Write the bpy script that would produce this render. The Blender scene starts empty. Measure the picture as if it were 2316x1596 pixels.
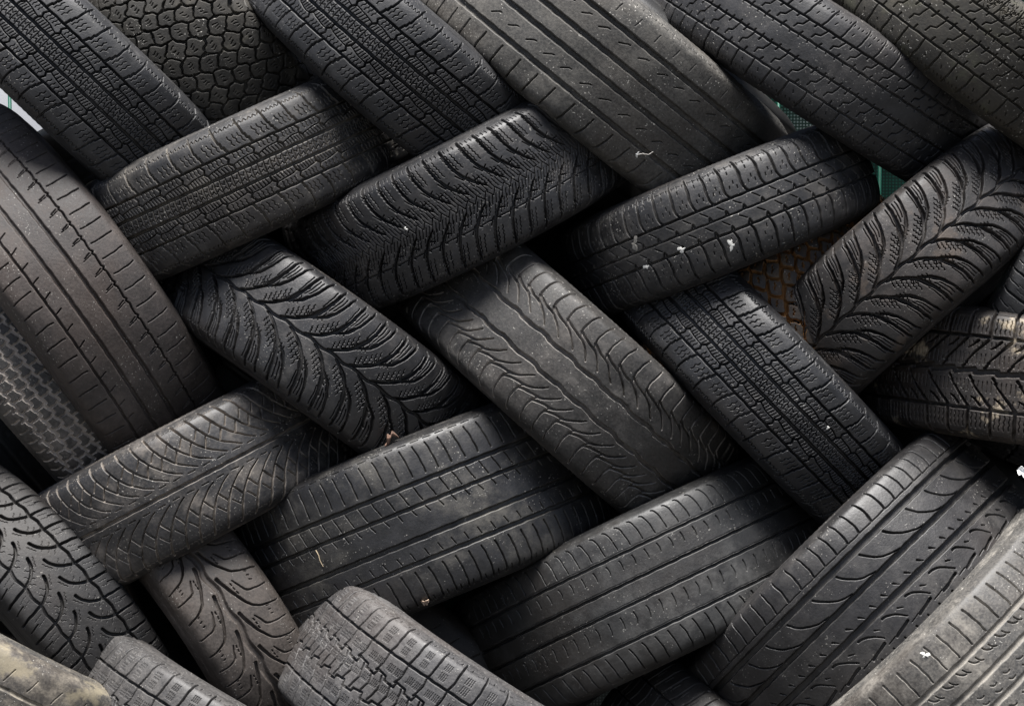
import bpy, math, random
import numpy as np
from mathutils import Matrix, Vector

scene = bpy.context.scene
COL = scene.collection
random.seed(7)

# ------------------------------------------------------------------ camera
LENS, SENSOR, D0 = 85.0, 36.0, 3.6          # mm, mm, metres from the lens to the face of the pile
PITCH = math.radians(6.0)                   # looking slightly down
CAMP = np.array([0.0, -D0, 1.75])
FWD = np.array([0.0, math.cos(PITCH), -math.sin(PITCH)])
RGT = np.array([1.0, 0.0, 0.0])
UPV = np.array([0.0, math.sin(PITCH), math.cos(PITCH)])
PXW, PXH = 2316.0, 1596.0
K = SENSOR / LENS / PXW
MM = K * D0 * 1000.0                        # millimetres per picture unit on the face of the pile

def at(x, y, dz=0.0):
    """point on the face of the pile (dz = metres behind it)"""
    return CAMP + (D0 + dz) * (FWD + (x - PXW / 2) * K * RGT - (y - PXH / 2) * K * UPV)

def build_camera():
    cd = bpy.data.cameras.new('camera')
    cam = bpy.data.objects.new('camera', cd)
    COL.objects.link(cam)
    cd.lens, cd.sensor_width = LENS, SENSOR
    cd.clip_start, cd.clip_end = 0.05, 400
    m = Matrix((RGT, UPV, -FWD)).transposed().to_4x4()
    m.translation = Vector(CAMP)
    cam.matrix_world = m
    scene.camera = cam
build_camera()

# ------------------------------------------------------------------ tread patterns (height maps of one pitch)
RES = 0.3

class Pat:
    """one pitch of a tread: a = fraction of the pitch along the tyre, b = -1..1 across the tread"""
    def __init__(self, p, hw):
        self.p, self.hw = p, hw
        self.na = max(8, int(round(p / RES)))
        self.nb = int(2.7 * hw / RES)
        self.A = (np.arange(self.na) / self.na * p)[:, None]
        self.B = ((np.arange(self.nb) / (self.nb - 1) * 2 - 1) * 1.35 * hw)[None, :]
        self.H = np.zeros((self.na, self.nb))

    def _put(self, dist, w, d, s):
        t = np.clip((w / 2 + s - dist) / (2 * s), 0, 1)
        return d * t * t * (3 - 2 * t)

    def line(self, pts, w, d, w1=None, s=None):
        if s is None:
            s = .30 if w < 1.45 else .5
        if w < 1.45:
            d = d * 1.5 + .6                        # sipes are deep for their width
        P = [(a * self.p, b * self.hw) for a, b in pts]
        self.mm(P, w, d, w1, s)

    def mm(self, P, w, d, w1=None, s=0.55):
        w1 = w if w1 is None else w1
        n = len(P) - 1
        wmax = max(w, w1) / 2 + s
        for i in range(n):
            (x0, y0), (x1, y1) = P[i], P[i + 1]
            wa, wb = w + (w1 - w) * i / n, w + (w1 - w) * (i + 1) / n
            k0 = int(math.floor((min(x0, x1) - wmax) / self.p))
            k1 = int(math.ceil((max(x0, x1) + wmax) / self.p))
            for k in range(-k1, -k0 + 1):
                X0, X1 = x0 + k * self.p, x1 + k * self.p
                if max(X0, X1) + wmax < 0 or min(X0, X1) - wmax > self.p:
                    continue
                ia = max(0, int((min(X0, X1) - wmax) / RES) - 1)
                ib = min(self.na, int((max(X0, X1) + wmax) / RES) + 3)
                yb0 = (min(y0, y1) - wmax) / (1.35 * self.hw)
                yb1 = (max(y0, y1) + wmax) / (1.35 * self.hw)
                ja = max(0, int((yb0 + 1) / 2 * (self.nb - 1)) - 1)
                jb = min(self.nb, int((yb1 + 1) / 2 * (self.nb - 1)) + 3)
                if ib <= ia or jb <= ja:
                    continue
                A, B = self.A[ia:ib], self.B[:, ja:jb]
                dx, dy = X1 - X0, y1 - y0
                L2 = dx * dx + dy * dy + 1e-9
                t = np.clip(((A - X0) * dx + (B - y0) * dy) / L2, 0, 1)
                dist = np.sqrt((A - X0 - t * dx) ** 2 + (B - y0 - t * dy) ** 2)
                h = self._put(dist, wa + (wb - wa) * t, d, s)
                self.H[ia:ib, ja:jb] = np.maximum(self.H[ia:ib, ja:jb], h)

    def bez(self, p0, p1, p2, w, d, w1=None, n=9, s=None):
        t = [i / n for i in range(n + 1)]
        self.line([((1 - q) ** 2 * p0[0] + 2 * q * (1 - q) * p1[0] + q * q * p2[0],
                    (1 - q) ** 2 * p0[1] + 2 * q * (1 - q) * p1[1] + q * q * p2[1]) for q in t], w, d, w1, s)

    def zz(self, p0, p1, n, amp, w=0.9, d=2.2):
        x0, y0, x1, y1 = p0[0] * self.p, p0[1] * self.hw, p1[0] * self.p, p1[1] * self.hw
        L = math.hypot(x1 - x0, y1 - y0)
        nx, ny = -(y1 - y0) / L, (x1 - x0) / L
        P = []
        for i in range(n + 1):
            f = i / n
            o = 0 if i in (0, n) else amp * (1 if i % 2 else -1)
            P.append((x0 + (x1 - x0) * f + nx * o, y0 + (y1 - y0) * f + ny * o))
        self.mm(P, w, d * 1.5 + .6, None, 0.30)

    def circ(self, b, w, d, amp=0.0, k=1, ph=0.0, s=0.8):
        c = b * self.hw + amp * np.sin(2 * math.pi * (k * self.A / self.p + ph))
        self.H = np.maximum(self.H, self._put(np.abs(self.B - c), w, d, s))

    def sample(self, a, b):
        """a in pitches, b in -1..1 (2-D arrays)"""
        fa = (a % 1.0) * self.na
        i0 = np.floor(fa).astype(np.int32)
        ta = fa - i0
        i0 %= self.na
        i1 = (i0 + 1) % self.na
        fb = np.clip((b / 1.35 + 1) / 2, 0, 1) * (self.nb - 1)
        j0 = np.minimum(np.floor(fb).astype(np.int32), self.nb - 2)
        tb = fb - j0
        H = self.H
        return (H[i0, j0] * (1 - ta) + H[i1, j0] * ta) * (1 - tb) + (H[i0, j0 + 1] * (1 - ta) + H[i1, j0 + 1] * ta) * tb


def pat_winter_ribs(hw, fl=1):
    """shoulder blocks with zigzag sipes, two chevron ribs and a ticked centre rib"""
    q = Pat(40, hw)
    for s in (1, -1):
        f = lambda a, b: (a * s * fl, b * s)
        q.circ(.165 * s, 4.4, 7)
        q.circ(.53 * s, 3.0, 7)
        q.line([f(.0, .18), f(.03, .28), f(.17, .35)], 3.0, 6)
        q.line([f(.17, .35), f(.10, .42), f(.24, .53)], 2.8, 6)
        q.bez(f(.17, .35), f(.6, .36), f(1.03, .29), 1.35, 3.4)
        for j in range(6):
            a0 = .13 + .135 * j
            q.line([f(a0, .215), f(a0 + .07, .315)], 1.2, 3)
        for j in range(4):
            a0 = .33 + .17 * j
            q.zz(f(a0, .385), f(a0 + .06, .50), 3, .9, 1.1, 2.0)
        q.line([f(0, .53), f(.06, .60), f(.09, .66), f(.15, .67), f(.17, .76), f(.22, .77), f(.25, .88), f(.29, 1.02), f(.32, 1.25)], 3.8, 5, 2.8)
        for j in range(3):
            a0 = .28 + .21 * j
            q.zz(f(a0, .62), f(a0 + .14, .83), 4, 1.25, 1.1, 2.0)
        for j in range(5):
            a0 = .2 * j + .1
            q.line([f(a0, 1.0), f(a0 + .06, 1.07), f(a0 + .14, 1.0)], 1.1, 1.6)
    for i in range(4):
        a0 = i / 4
        q.line([(a0, -.13), (a0 + .02, .13)], 1.3, 3)
        for s in (1, -1):
            q.line([(a0 + .15, .02 * s), (a0 + .05, .06 * s)], 1.1, 2)
            q.line([(a0 + .14, .03 * s), (a0 + .20, .09 * s)], 1.1, 2)
    return q

def pat_hex(hw, p=31, d=6):
    """honeycomb blocks with tiny sipes"""
    q = Pat(p, hw)
    am, de = .072, .29
    for r in range(-4, 5):
        o, b = .5 * (r % 2), r * de
        q.line([(o, b + am), (o + .42, b - am), (o + .58, b - am), (o + 1, b + am)], 3.0, d)
        q.line([(o, b + am), (o + .04, b + de - am)], 3.0, d)
        if abs(b) < .95:
            for k in (-1, 0, 1):
                a0 = o + .5 + .16 * k
                q.line([(a0, b + .09), (a0 + .02, b + .15)], 1.0, 2)
    return q

def pat_mud(hw):
    """chunky six-sided blocks, each with a short zigzag sipe"""
    q = Pat(27, hw)
    am, de = .085, .30
    for r in range(-4, 5):
        o, b = .5 * (r % 2), r * de
        q.line([(o, b + am), (o + .40, b - am), (o + .60, b - am), (o + 1, b + am)], 4.2, 8)
        q.line([(o, b + am), (o + .06, b + de - am)], 4.2, 8)
        q.zz((o + .40, b + .10), (o + .62, b + .20), 4, 1.3, 1.2, 2)
    return q

def pat_slick(hw):
    """worn summer tread: four wide plain grooves, small slits"""
    q = Pat(36, hw)
    for b in (-.6, -.14, .20, .63):
        q.circ(b, 7.5, 5.5, s=1.4)
    q.line([(0, -.42), (.30, -.345), (.42, -.335)], 1.5, 3.2, 1.0)
    q.line([(.2, .43), (.52, .50), (.62, .505)], 1.5, 3.2, 1.0)
    q.bez((.35, -.72), (.30, -.9), (.12, -1.2), 2.2, 4.6, 3.2)
    q.line([(.3, .78), (.36, .92)], 1.5, 1.2)
    for k in range(3):
        q.line([(.33 * k, 1.08), (.33 * k + .2, 1.08), (.33 * k + .2, 1.13)], .9, 1.0)
    return q

def pat_zsipe(hw, gr=(-.66, -.2, .24, .62)):
    """four narrow grooves, Z shaped cuts on the ribs and blocky shoulders"""
    q = Pat(31, hw)
    for b in gr:
        q.circ(b, 2.6, 4.5)
    for (b0, b1) in ((gr[0], gr[1]), (gr[2], gr[3])):
        m, h = (b0 + b1) / 2, (b1 - b0)
        q.line([(.10, b0 + h * .22), (.16, m - .02), (.40, m + .02), (.52, b1 - h * .2), (.6, b1)], 1.8, 3.6)
        q.line([(.55, b0), (.62, b0 + h * .22)], 2.2, 3.4)
        q.line([(.02, b1), (-.04, b1 - h * .2)], 2.2, 3.4)
    for b in gr[1:3]:
        for k in range(2):
            q.line([(.5 * k, b), (.5 * k + .05, b + (.06 if b < 0 else -.06))], 2.0, 3.2)
    q.line([(.2, gr[3]), (.32, .78), (.5, 1.22)], 2.4, 3.8, 2.0)
    q.line([(.3, gr[0]), (.28, -.8), (.12, -1.22)], 1.8, 3.8, 3.4)
    for s in (1, -1):
        q.line([(.68, .80 * s), (.74, .86 * s)], .9, 2)
        for k in range(4):
            q.line([(.25 * k, 1.0 * s), (.25 * k + .06, 1.07 * s)], 1.2, 1.8)
    return q

def pat_cracked(hw):
    q = pat_zsipe(hw, (-.55, -.02, .26, .60))
    rng = random.Random(3)
    for i in range(26):
        a, b = rng.random(), rng.uniform(.66, 1.2)
        pts = [(a, b)]
        for k in range(4):
            a += rng.uniform(-.08, .12)
            b += rng.uniform(-.06, .05)
            pts.append((a, b))
        q.line(pts, .8, 1.6)
    return q

def pat_alpine(hw):
    """winter V: curved claw grooves that stop at a zigzag middle, dense sipes"""
    q = Pat(29, hw)
    for s, o in ((1, 0), (-1, .5)):
        f = lambda a, b: (o + a, b * s)
        q.bez(f(-1.25, 1.2), f(-1.05, .62), f(-.55, .42), 3.6, 6.5, 4.6)
        q.bez(f(-.55, .42), f(-.2, .26), f(.18, .14), 4.8, 7, 1.5)
        q.bez(f(-.38, .33), f(-.16, .33), f(.0, .36), 2.4, 5, 1.4)
        q.line([f(-1.0, .56), f(-.72, .42)], 1.5, 3.6)
        q.line([f(-.72, .42), f(-.42, .50)], 1.5, 3.6)
        for j in range(3):
            a0 = -.98 + .24 * j
            q.zz(f(a0 - .3, .98), f(a0, .64), 9, .7, .9, 2.4)
        for j in range(5):
            a0 = -.55 + .2 * j
            q.zz(f(a0 - .12, .46 - .02 * j), f(a0 + .16, .24 - .02 * j), 7, .5, .9, 2.2)
        for j in range(5):
            a0 = -.1 + .2 * j
            q.line([f(a0, .22), f(a0 + .2, .05)], .9, 2.2)
        for j in range(4):
            q.line([f(.25 * j, 1.04), f(.25 * j - .06, 1.14)], .9, 1.4)
    q.line([(0, .06), (.25, -.07), (.5, .06), (.75, -.07), (1, .06)], .9, 2)
    q.circ(-.47, 1.4, 3)
    return q

def pat_blocks(hw):
    """worn town tread: wide S shaped shoulder grooves, slanted cuts on two middle ribs"""
    q = Pat(28, hw)
    q.circ(.34, 3.0, 5)
    q.circ(-.36, 3.0, 5)
    q.circ(0, 2.2, 4, 0)
    q.bez((.0, .36), (-.25, .45), (-.13, .78), 2.6, 5, 4.4)
    q.bez((-.13, .78), (-.1, .95), (-.22, 1.25), 4.4, 5, 2.2)
    q.bez((.45, -.36), (.66, -.5), (.55, -.8), 2.4, 5, 4.2)
    q.bez((.55, -.8), (.5, -1), (.6, -1.25), 4.2, 5, 2.2)
    for b in (.17, -.18):
        q.line([(.1, b + .10), (.42, b - .02)], 1.2, 2.6)
        q.line([(.42, b - .15), (.52, b - .07), (.6, b - .17)], 2.6, 4)
    for j, (a, b) in enumerate(((.18, .52), (.42, .62), (.3, .86), (.55, .5), (.2, -.55), (.0, -.7), (.25, -.86))):
        q.line([(a, b), (a + .02, b + .07)], .9, 2)
    for k in range(3):
        q.line([(.33 * k, 1.06), (.33 * k + .2, 1.06)], .9, 1.2)
        q.line([(.33 * k, 1.0), (.33 * k - .03, 1.1)], .9, 1.2)
        q.line([(.33 * k, -1.06), (.33 * k + .2, -1.06)], .9, 1.2)
    return q

def pat_smooth(hw):
    """worn wide tread: three fine grooves, one wavy groove, curved shoulder slits"""
    q = Pat(29, hw)
    q.circ(.12, 5.5, 4, s=1.6)
    q.circ(-.25, 5.0, 4, s=1.6)
    q.circ(-.59, 3.2, 3.6, s=1.0)
    q.line([(0, .5), (.3, .492), (.42, .515), (.52, .485), (.7, .51), (1, .5)], 2.4, 4.5)
    q.bez((.05, .58), (.12, .76), (.05, .98), 1.5, 3.6, 1.9)
    q.line([(.42, .45), (.52, .34)], 1.5, 3)
    q.line([(.55, .45), (.62, .30)], 1.2, 1.6)
    q.line([(.05, -.565), (-.08, -.44)], 1.4, 3)
    q.bez((.3, -.68), (.25, -.82), (.36, -1.05), 1.8, 3.6, 1.8)
    return q

def pat_bricks(hw):
    """old cross-ply tread of small stepped bricks packed with dirt"""
    q = Pat(20, hw)
    for k, b in enumerate((-.75, -.42, -.12, .18, .48, .8)):
        o = .5 * (k % 2)
        q.line([(o, b), (o + .46, b + .02), (o + .5, b - .06), (o + 1.0, b - .02), (o + 1, b)], 4.2, 5)
        q.line([(o + .5, b - .04), (o + .54, b - .15)], 2.8, 5)
        q.line([(o + .98, b), (o + 1.0, b + .12)], 2.8, 5)
    for s in (1, -1):
        q.bez((.2, .9 * s), (.3, 1.05 * s), (.2, 1.25 * s), 2, 3)
    return q

def pat_lattice(hw):
    """curved V arcs with cross cuts and one centre groove"""
    q = Pat(25, hw)
    q.circ(0, 4.2, 5, s=1.2)
    for s, o in ((1, 0), (-1, .4)):
        f = lambda a, b: (o + a, b * s)
        q.bez(f(-2.6, 1.2), f(-2.1, .5), f(-.2, .20), 3.4, 4.5, 1.2, n=14)
        q.line([f(-1.87, .65), f(-2.27, .43)], 2.2, 4.2)
        q.line([f(-2.21, .84), f(-2.62, .66)], 1.6, 3.4)
        q.line([f(.1, .16), f(.55, .16)], 1.2, 2.2)
        for k in range(3):
            q.line([f(.33 * k, 1.05), f(.33 * k + .2, 1.07)], .9, 1.4)
    return q

def pat_zebra(hw):
    """winter V: two ring grooves, square shoulder blocks, wiggly sipes inside"""
    q = Pat(34, hw)
    for s, o in ((1, 0), (-1, .5)):
        f = lambda a, b: (o + a, b * s)
        q.line([f(0, .56), f(.5, .60), f(1, .56)], 4.0, 7)
        q.bez(f(-.9, .12), f(-.25, .17), f(0, .56), 4.2, 7, 4.0)
        q.bez(f(0, .56), f(.05, .75), f(.22, 1.2), 4.0, 7, 3.0)
        q.line([f(.55, .86), f(.68, 1.12)], 1.5, 2.6)
        for j in range(3):
            a0, b0 = -.42 + .22 * j, .26 + .085 * j
            q.zz(f(a0 - .16, b0 + .10), f(a0 + .18, b0 - .06), 6, .8, .8, .5)
        for j in range(2):
            q.zz(f(.28 + .25 * j, .68), f(.4 + .25 * j, .88), 6, .6, .7, .2)
        q.zz(f(-.8, .02), f(-.4, .12), 6, .8, .8, .5)
    return q

def pat_leaf(hw):
    """directional winter tread: feather grooves leaving a centre groove, forked, with sipes"""
    q = Pat(42, hw)
    q.circ(0, 4.4, 5.5, 1.2, 1)
    for s, o in ((1, 0), (-1, .5)):
        f = lambda a, b: (o + a, b * s)
        q.bez(f(0, .03), f(.75, .18), f(1.05, .55), 3.8, 7.5, 5.4, n=10)      # main feather
        q.bez(f(1.05, .55), f(1.25, .85), f(1.3, 1.22), 5.4, 7.5, 3.2, n=8)
        q.bez(f(.42, .20), f(.9, .33), f(1.28, .50), 1.5, 7, 4.4, n=10)    # second feather with a sharp tip
        q.bez(f(1.28, .50), f(1.68, .78), f(1.78, 1.22), 4.4, 7, 2.8, n=8)
        q.bez(f(.84, .38), f(.9, .52), f(1.22, .76), 2.6, 5.5, 3.0, n=8)    # fork
        q.bez(f(1.22, .46), f(1.3, .6), f(1.55, .70), 2.4, 5, 2.0)
        for j in range(6):
            a0 = .12 + .13 * j
            q.zz(f(a0, .10 + .045 * j), f(a0 - .04, .22 + .07 * j), 6, .9, .95, 2.3)
        for j in range(5):
            a0 = .72 + .12 * j
            q.zz(f(a0, .27 + .03 * j), f(a0 - .04, .40 + .04 * j), 5, .9, .95, 2.3)
        for j in range(3):
            a0 = 1.30 + .13 * j
            q.bez(f(a0 - .08, .62 + .05 * j), f(a0 + .05, .78), f(a0 + .1, 1.0), 1.3, 2.6)
        for j in range(2):
            a0 = 1.10 + .1 * j
            q.bez(f(a0 - .13, .62 + .03 * j), f(a0 - .03, .78), f(a0 + .0, 1.0), 1.3, 2.6)
        q.line([f(.2, 1.0), f(.34, 1.08), f(.3, 1.16)], 1.2, 1.6)
        q.line([f(.7, 1.02), f(.8, 1.1), f(.78, 1.16)], 1.2, 1.6)
    return q

def pat_wavy(hw):
    """two wavy centre grooves, hooked cuts on both sides"""
    q = Pat(54, hw)
    for s in (1, -1):
        b0 = .235 * s
        o = 0 if s > 0 else .3
        q.line([(o + 0, b0 - .014), (o + .3, b0 - .012), (o + .55, b0 + .003), (o + .66, b0 + .019), (o + .85, b0 + .013), (o + 1, b0 - .014)], 6.2, 8, s=.8)
        for k in (0, .5):
            f = lambda a, b: (k + a / 2 + (.2 if s < 0 else 0), b * s)
            q.bez(f(0, .60), f(.55, .57), f(1.2, .36), 3.6, 6, 1.8)            # inward feather
            q.bez(f(0, .60), f(-.6, .62), f(-1.05, .69), 3.2, 6, 3.6)          # hook back along the tyre
            q.bez(f(-1.05, .69), f(-1.25, .84), f(-.8, 1.15), 3.4, 5, 1.8)     # and out over the shoulder
            q.line([f(.1, .605), f(-.10, .68)], 2.2, 4)
    return q

def pat_znotch(hw):
    """studless winter: square shoulder blocks, two Z shaped bands, wide middle groove"""
    q = Pat(36, hw)
    q.line([(0, .02), (.5, .05), (.52, -.01), (1, .02)], 7.5, 6)
    for s, o in ((1, 0), (-1, .4)):
        f = lambda a, b: (o + a, b * s)
        q.line([f(0, .63), f(1, .63)], 4.6, 8)
        q.line([f(0, .63), f(.03, 1.25)], 5.0, 8)
        q.line([f(.0, .60), f(-.45, .40), f(-.95, .17)], 5.2, 8, 2.0)
        q.line([f(.52, .56), f(.30, .47), f(.10, .42)], 4.0, 8, 1.4)
        q.line([f(-.05, .08), f(.14, .18)], 4.4, 8, 1.6)
        for j in range(4):
            a0 = .2 + .2 * j
            q.zz(f(a0, .70), f(a0 + .01, .96), 5, .7, 1.1, 2.6)
        for j in range(5):
            a0 = .1 + .19 * j
            q.line([f(a0, .54), f(a0 + .02, .43)], .9, 1.6)
            q.line([f(a0 + .05, .33), f(a0 + .05, .14)], .9, 1.6)
        q.line([f(.1, 1.06), f(.9, 1.06)], 1.2, 2)
    return q

def pat_ribs(hw):
    """wide ribbed summer tread: four ring grooves, fine cross slits"""
    q = Pat(22, hw)
    for b, w in ((.48, 6), (.19, 5), (-.22, 7), (-.52, 6)):
        q.circ(b, w, 4.8, s=1.2)
    q.bez((.0, .95), (.2, .8), (.25, .57), 1.7, 3.2, 2.0)
    q.line([(.0, .44), (.32, .24)], 1.4, 2.6)
    q.line([(.35, .155), (.55, .07)], 1.3, 2.4)
    q.line([(.2, -.37), (.36, -.47)], 1.2, 2.2)
    q.bez((.0, -.62), (.26, -.8), (.22, -1.15), 2.2, 4, 2.4)
    q.line([(.0, 1.02), (.6, 1.02)], 1.0, 1.3)
    q.line([(.6, -1.0), (.62, -1.12)], 1.4, 2)
    return q

def pat_ribs_fine(hw):
    q = Pat(21, hw)
    for b in (.60, .18, -.13, -.62):
        q.circ(b, 3.6, 4.4, s=1.0)
        q.circ(b + .035, 1.0, 1.0)
    q.bez((-.3, 1.0), (.12, 1.0), (.25, .67), 1.2, 2.2, 1.2)
    q.bez((0, .52), (.12, .45), (.05, .38), 1.5, 3.2, .9)
    q.bez((.4, -.24), (.5, -.33), (.35, -.42), 1.5, 3.2, .9)
    q.bez((.0, -.7), (.3, -.85), (.3, -1.15), 1.4, 3.2, 1.7)
    return q

def pat_sport(hw):
    """asymmetric summer tread: slotted shoulder, wide grooves, sickle cuts"""
    q = Pat(50, hw)
    q.circ(.57, 9.0, 7.5, s=1.2)
    q.circ(.69, 1.1, 3)
    q.circ(.14, 8.0, 7.5, s=1.2)
    q.circ(-.22, 9.5, 7.5, s=1.2)
    for k in (0, .5):
        q.bez((k, .71), (k + .10, .86), (k - .03, 1.08), 3.0, 4.5, 1.6)
        q.line([(k + .1, -.09), (k + .22, -.15)], 2.6, 4, .8)
        q.bez((k + .2, -.70), (k + .3, -.85), (k + .25, -1.15), 2.2, 4)
    q.bez((.0, .49), (.34, .22), (1.0, .185), 3.0, 5.5, 1.4, n=14)
    q.bez((.1, -.32), (.35, -.31), (.72, -.52), 3.2, 5, 1.6)
    q.line([(.05, -.62), (.62, -.57)], 4.2, 5.5)
    q.line([(.7, -.62), (1.0, -.60)], 1.4, 2)
    q.line([(.66, -.36), (.80, -.40)], 2.2, 4, .8)
    return q

def pat_dusty(hw):
    q = Pat(27, hw)
    for b in (.50, .17, -.17, -.50):
        q.circ(b, 6.4, 3.2, s=1.8)
    q.bez((0, .56), (.05, .75), (-.05, .95), 2.0, 3.6, 2.8)
    q.bez((.2, .44), (.32, .36), (.6, .35), 1.8, 3)
    q.bez((.6, .42), (.66, .35), (.86, .33), 1.4, 2.4)
    q.bez((.1, -.3), (.3, -.36), (.5, -.34), 1.8, 3)
    q.bez((0, -.56), (.05, -.75), (-.05, -1.0), 2.0, 3.6, 2.8)
    for b in (.04, -.06):
        q.bez((.1, b), (.25, b - .05), (.45, b - .03), 1.6, 2.6)
    return q

def pat_micro(hw):
    """winter blocks with groups of tiny dashed sipes"""
    q = Pat(37, hw)
    q.circ(.60, 3.2, 5.5)
    q.line([(0, .27), (.46, .25), (.5, .19), (.96, .17), (1, .27)], 3.0, 5)
    q.line([(0, -.27), (.46, -.25), (.5, -.19), (.96, -.17), (1, -.27)], 3.0, 5)
    q.circ(-.60, 3.2, 5.5)
    q.bez((0, .60), (.16, .72), (.08, 1.22), 2.8, 4.5, 2.4)
    q.bez((0, .60), (.12, .4), (-.1, .25), 2.2, 4)
    q.bez((.5, -.6), (.66, -.72), (.58, -1.22), 2.8, 4.5, 2.4)
    q.line([(.3, .22), (.45, 0), (.3, -.22)], 2.4, 4.5)
    q.line([(.8, .19), (.95, 0), (.8, -.19)], 2.4, 4.5)
    q.line([(.0, -.27), (.2, -.45), (.2, -.6)], 2.2, 4)
    for (a0, b0) in ((.42, .70), (.42, .86), (.32, .36), (.70, .36), (.05, .02), (.55, .02), (.3, -.45), (.75, -.45), (.1, -.8), (.1, -.95)):
        for j in range(4):
            q.zz((a0 + .085 * j, b0 - .02), (a0 + .085 * j + .02, b0 + .10), 6, .45, .8, .5)
    for k in range(2):
        q.line([(.5 * k + .2, 1.08), (.5 * k + .4, 1.10), (.5 * k + .42, 1.16)], 1.1, 1.6)
    return q

def pat_brown(hw):
    """sporty directional tread: wide wavy centre groove, long sweeping cuts"""
    q = Pat(58, hw)
    q.circ(-.10, 8, 5, 2.2, 1, s=2.2)
    for s, o in ((1, 0), (-1, .35)):
        f = lambda a, b: (o + a, b * s - .09 * max(0, 1 - abs(b)))
        q.bez(f(0, .14), f(.5, .22), f(.92, .44), 5.0, 6, 3.0)
        q.bez(f(.92, .44), f(1.18, .56), f(1.22, 1.1), 3.0, 5, 1.6)
        q.line([f(.26, .40), f(.58, .53)], 1.6, 3, 2.4)
        q.bez(f(.58, .53), f(.70, .62), f(.70, 1.06), 2.4, 3.4, 1.5)
        for k in range(3):
            q.line([f(.30 + .12 * k, .33 + .01 * k), f(.36 + .12 * k, .34 + .01 * k)], 1.3, 2)
        for k in range(3):
            q.line([f(.2 + .12 * k, .74), f(.22 + .12 * k, .79)], 1.2, 1.8)
    return q

def pat_worn(hw):
    q = Pat(40, hw)
    for b in (.42, 0, -.42):
        q.circ(b, 4.5, 2.2, s=1.8)
    q.line([(0, .55), (.2, .8)], 1.4, .8)
    return q

def pat_arcs(hw):
    q = Pat(24, hw)
    q.circ(.3, 2.6, 4)
    q.circ(-.3, 2.6, 4)
    for s in (1, -1):
        q.bez((0, .32 * s), (.5, .7 * s), (.3, 1.2 * s), 3, 4.5, 2.2)
        q.line([(.5, .55 * s), (.62, .75 * s)], 1.2, 2)
    q.bez((0, -.28), (.4, 0), (0, .28), 2.2, 4)
    return q

# ------------------------------------------------------------------ materials
def nn(nt, t, **kw):
    n = nt.nodes.new(t)
    for k, v in kw.items():
        setattr(n, k, v)
    return n

def ramp(nt, src, lo, hi, out=1.0):
    m = nn(nt, 'ShaderNodeMapRange', interpolation_type='SMOOTHSTEP')
    m.inputs['From Min'].default_value, m.inputs['From Max'].default_value = lo, hi
    m.inputs['To Max'].default_value = out
    nt.links.new(src, m.inputs['Value'])
    return m.outputs['Result']

def math2(nt, op, a, b):
    m = nn(nt, 'ShaderNodeMath', operation=op, use_clamp=(op in ('ADD', 'MAXIMUM')))
    for i, v in enumerate((a, b)):
        if isinstance(v, (int, float)):
            m.inputs[i].default_value = v
        else:
            nt.links.new(v, m.inputs[i])
    return m.outputs[0]

def mixc(nt, fac, a, b):
    m = nn(nt, 'ShaderNodeMix', data_type='RGBA')
    for sock, v in ((m.inputs['Factor'], fac), (m.inputs['A'], a), (m.inputs['B'], b)):
        if isinstance(v, (int, float)):
            sock.default_value = v
        elif isinstance(v, tuple):
            sock.default_value = (*v, 1)
        else:
            nt.links.new(v, sock)
    return m.outputs['Result']

def noise(nt, vec, scale, detail=4, rough=.55):
    n = nn(nt, 'ShaderNodeTexNoise')
    n.inputs['Scale'].default_value, n.inputs['Detail'].default_value, n.inputs['Roughness'].default_value = scale, detail, rough
    nt.links.new(vec, n.inputs['Vector'])
    return n.outputs['Fac']

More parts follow.
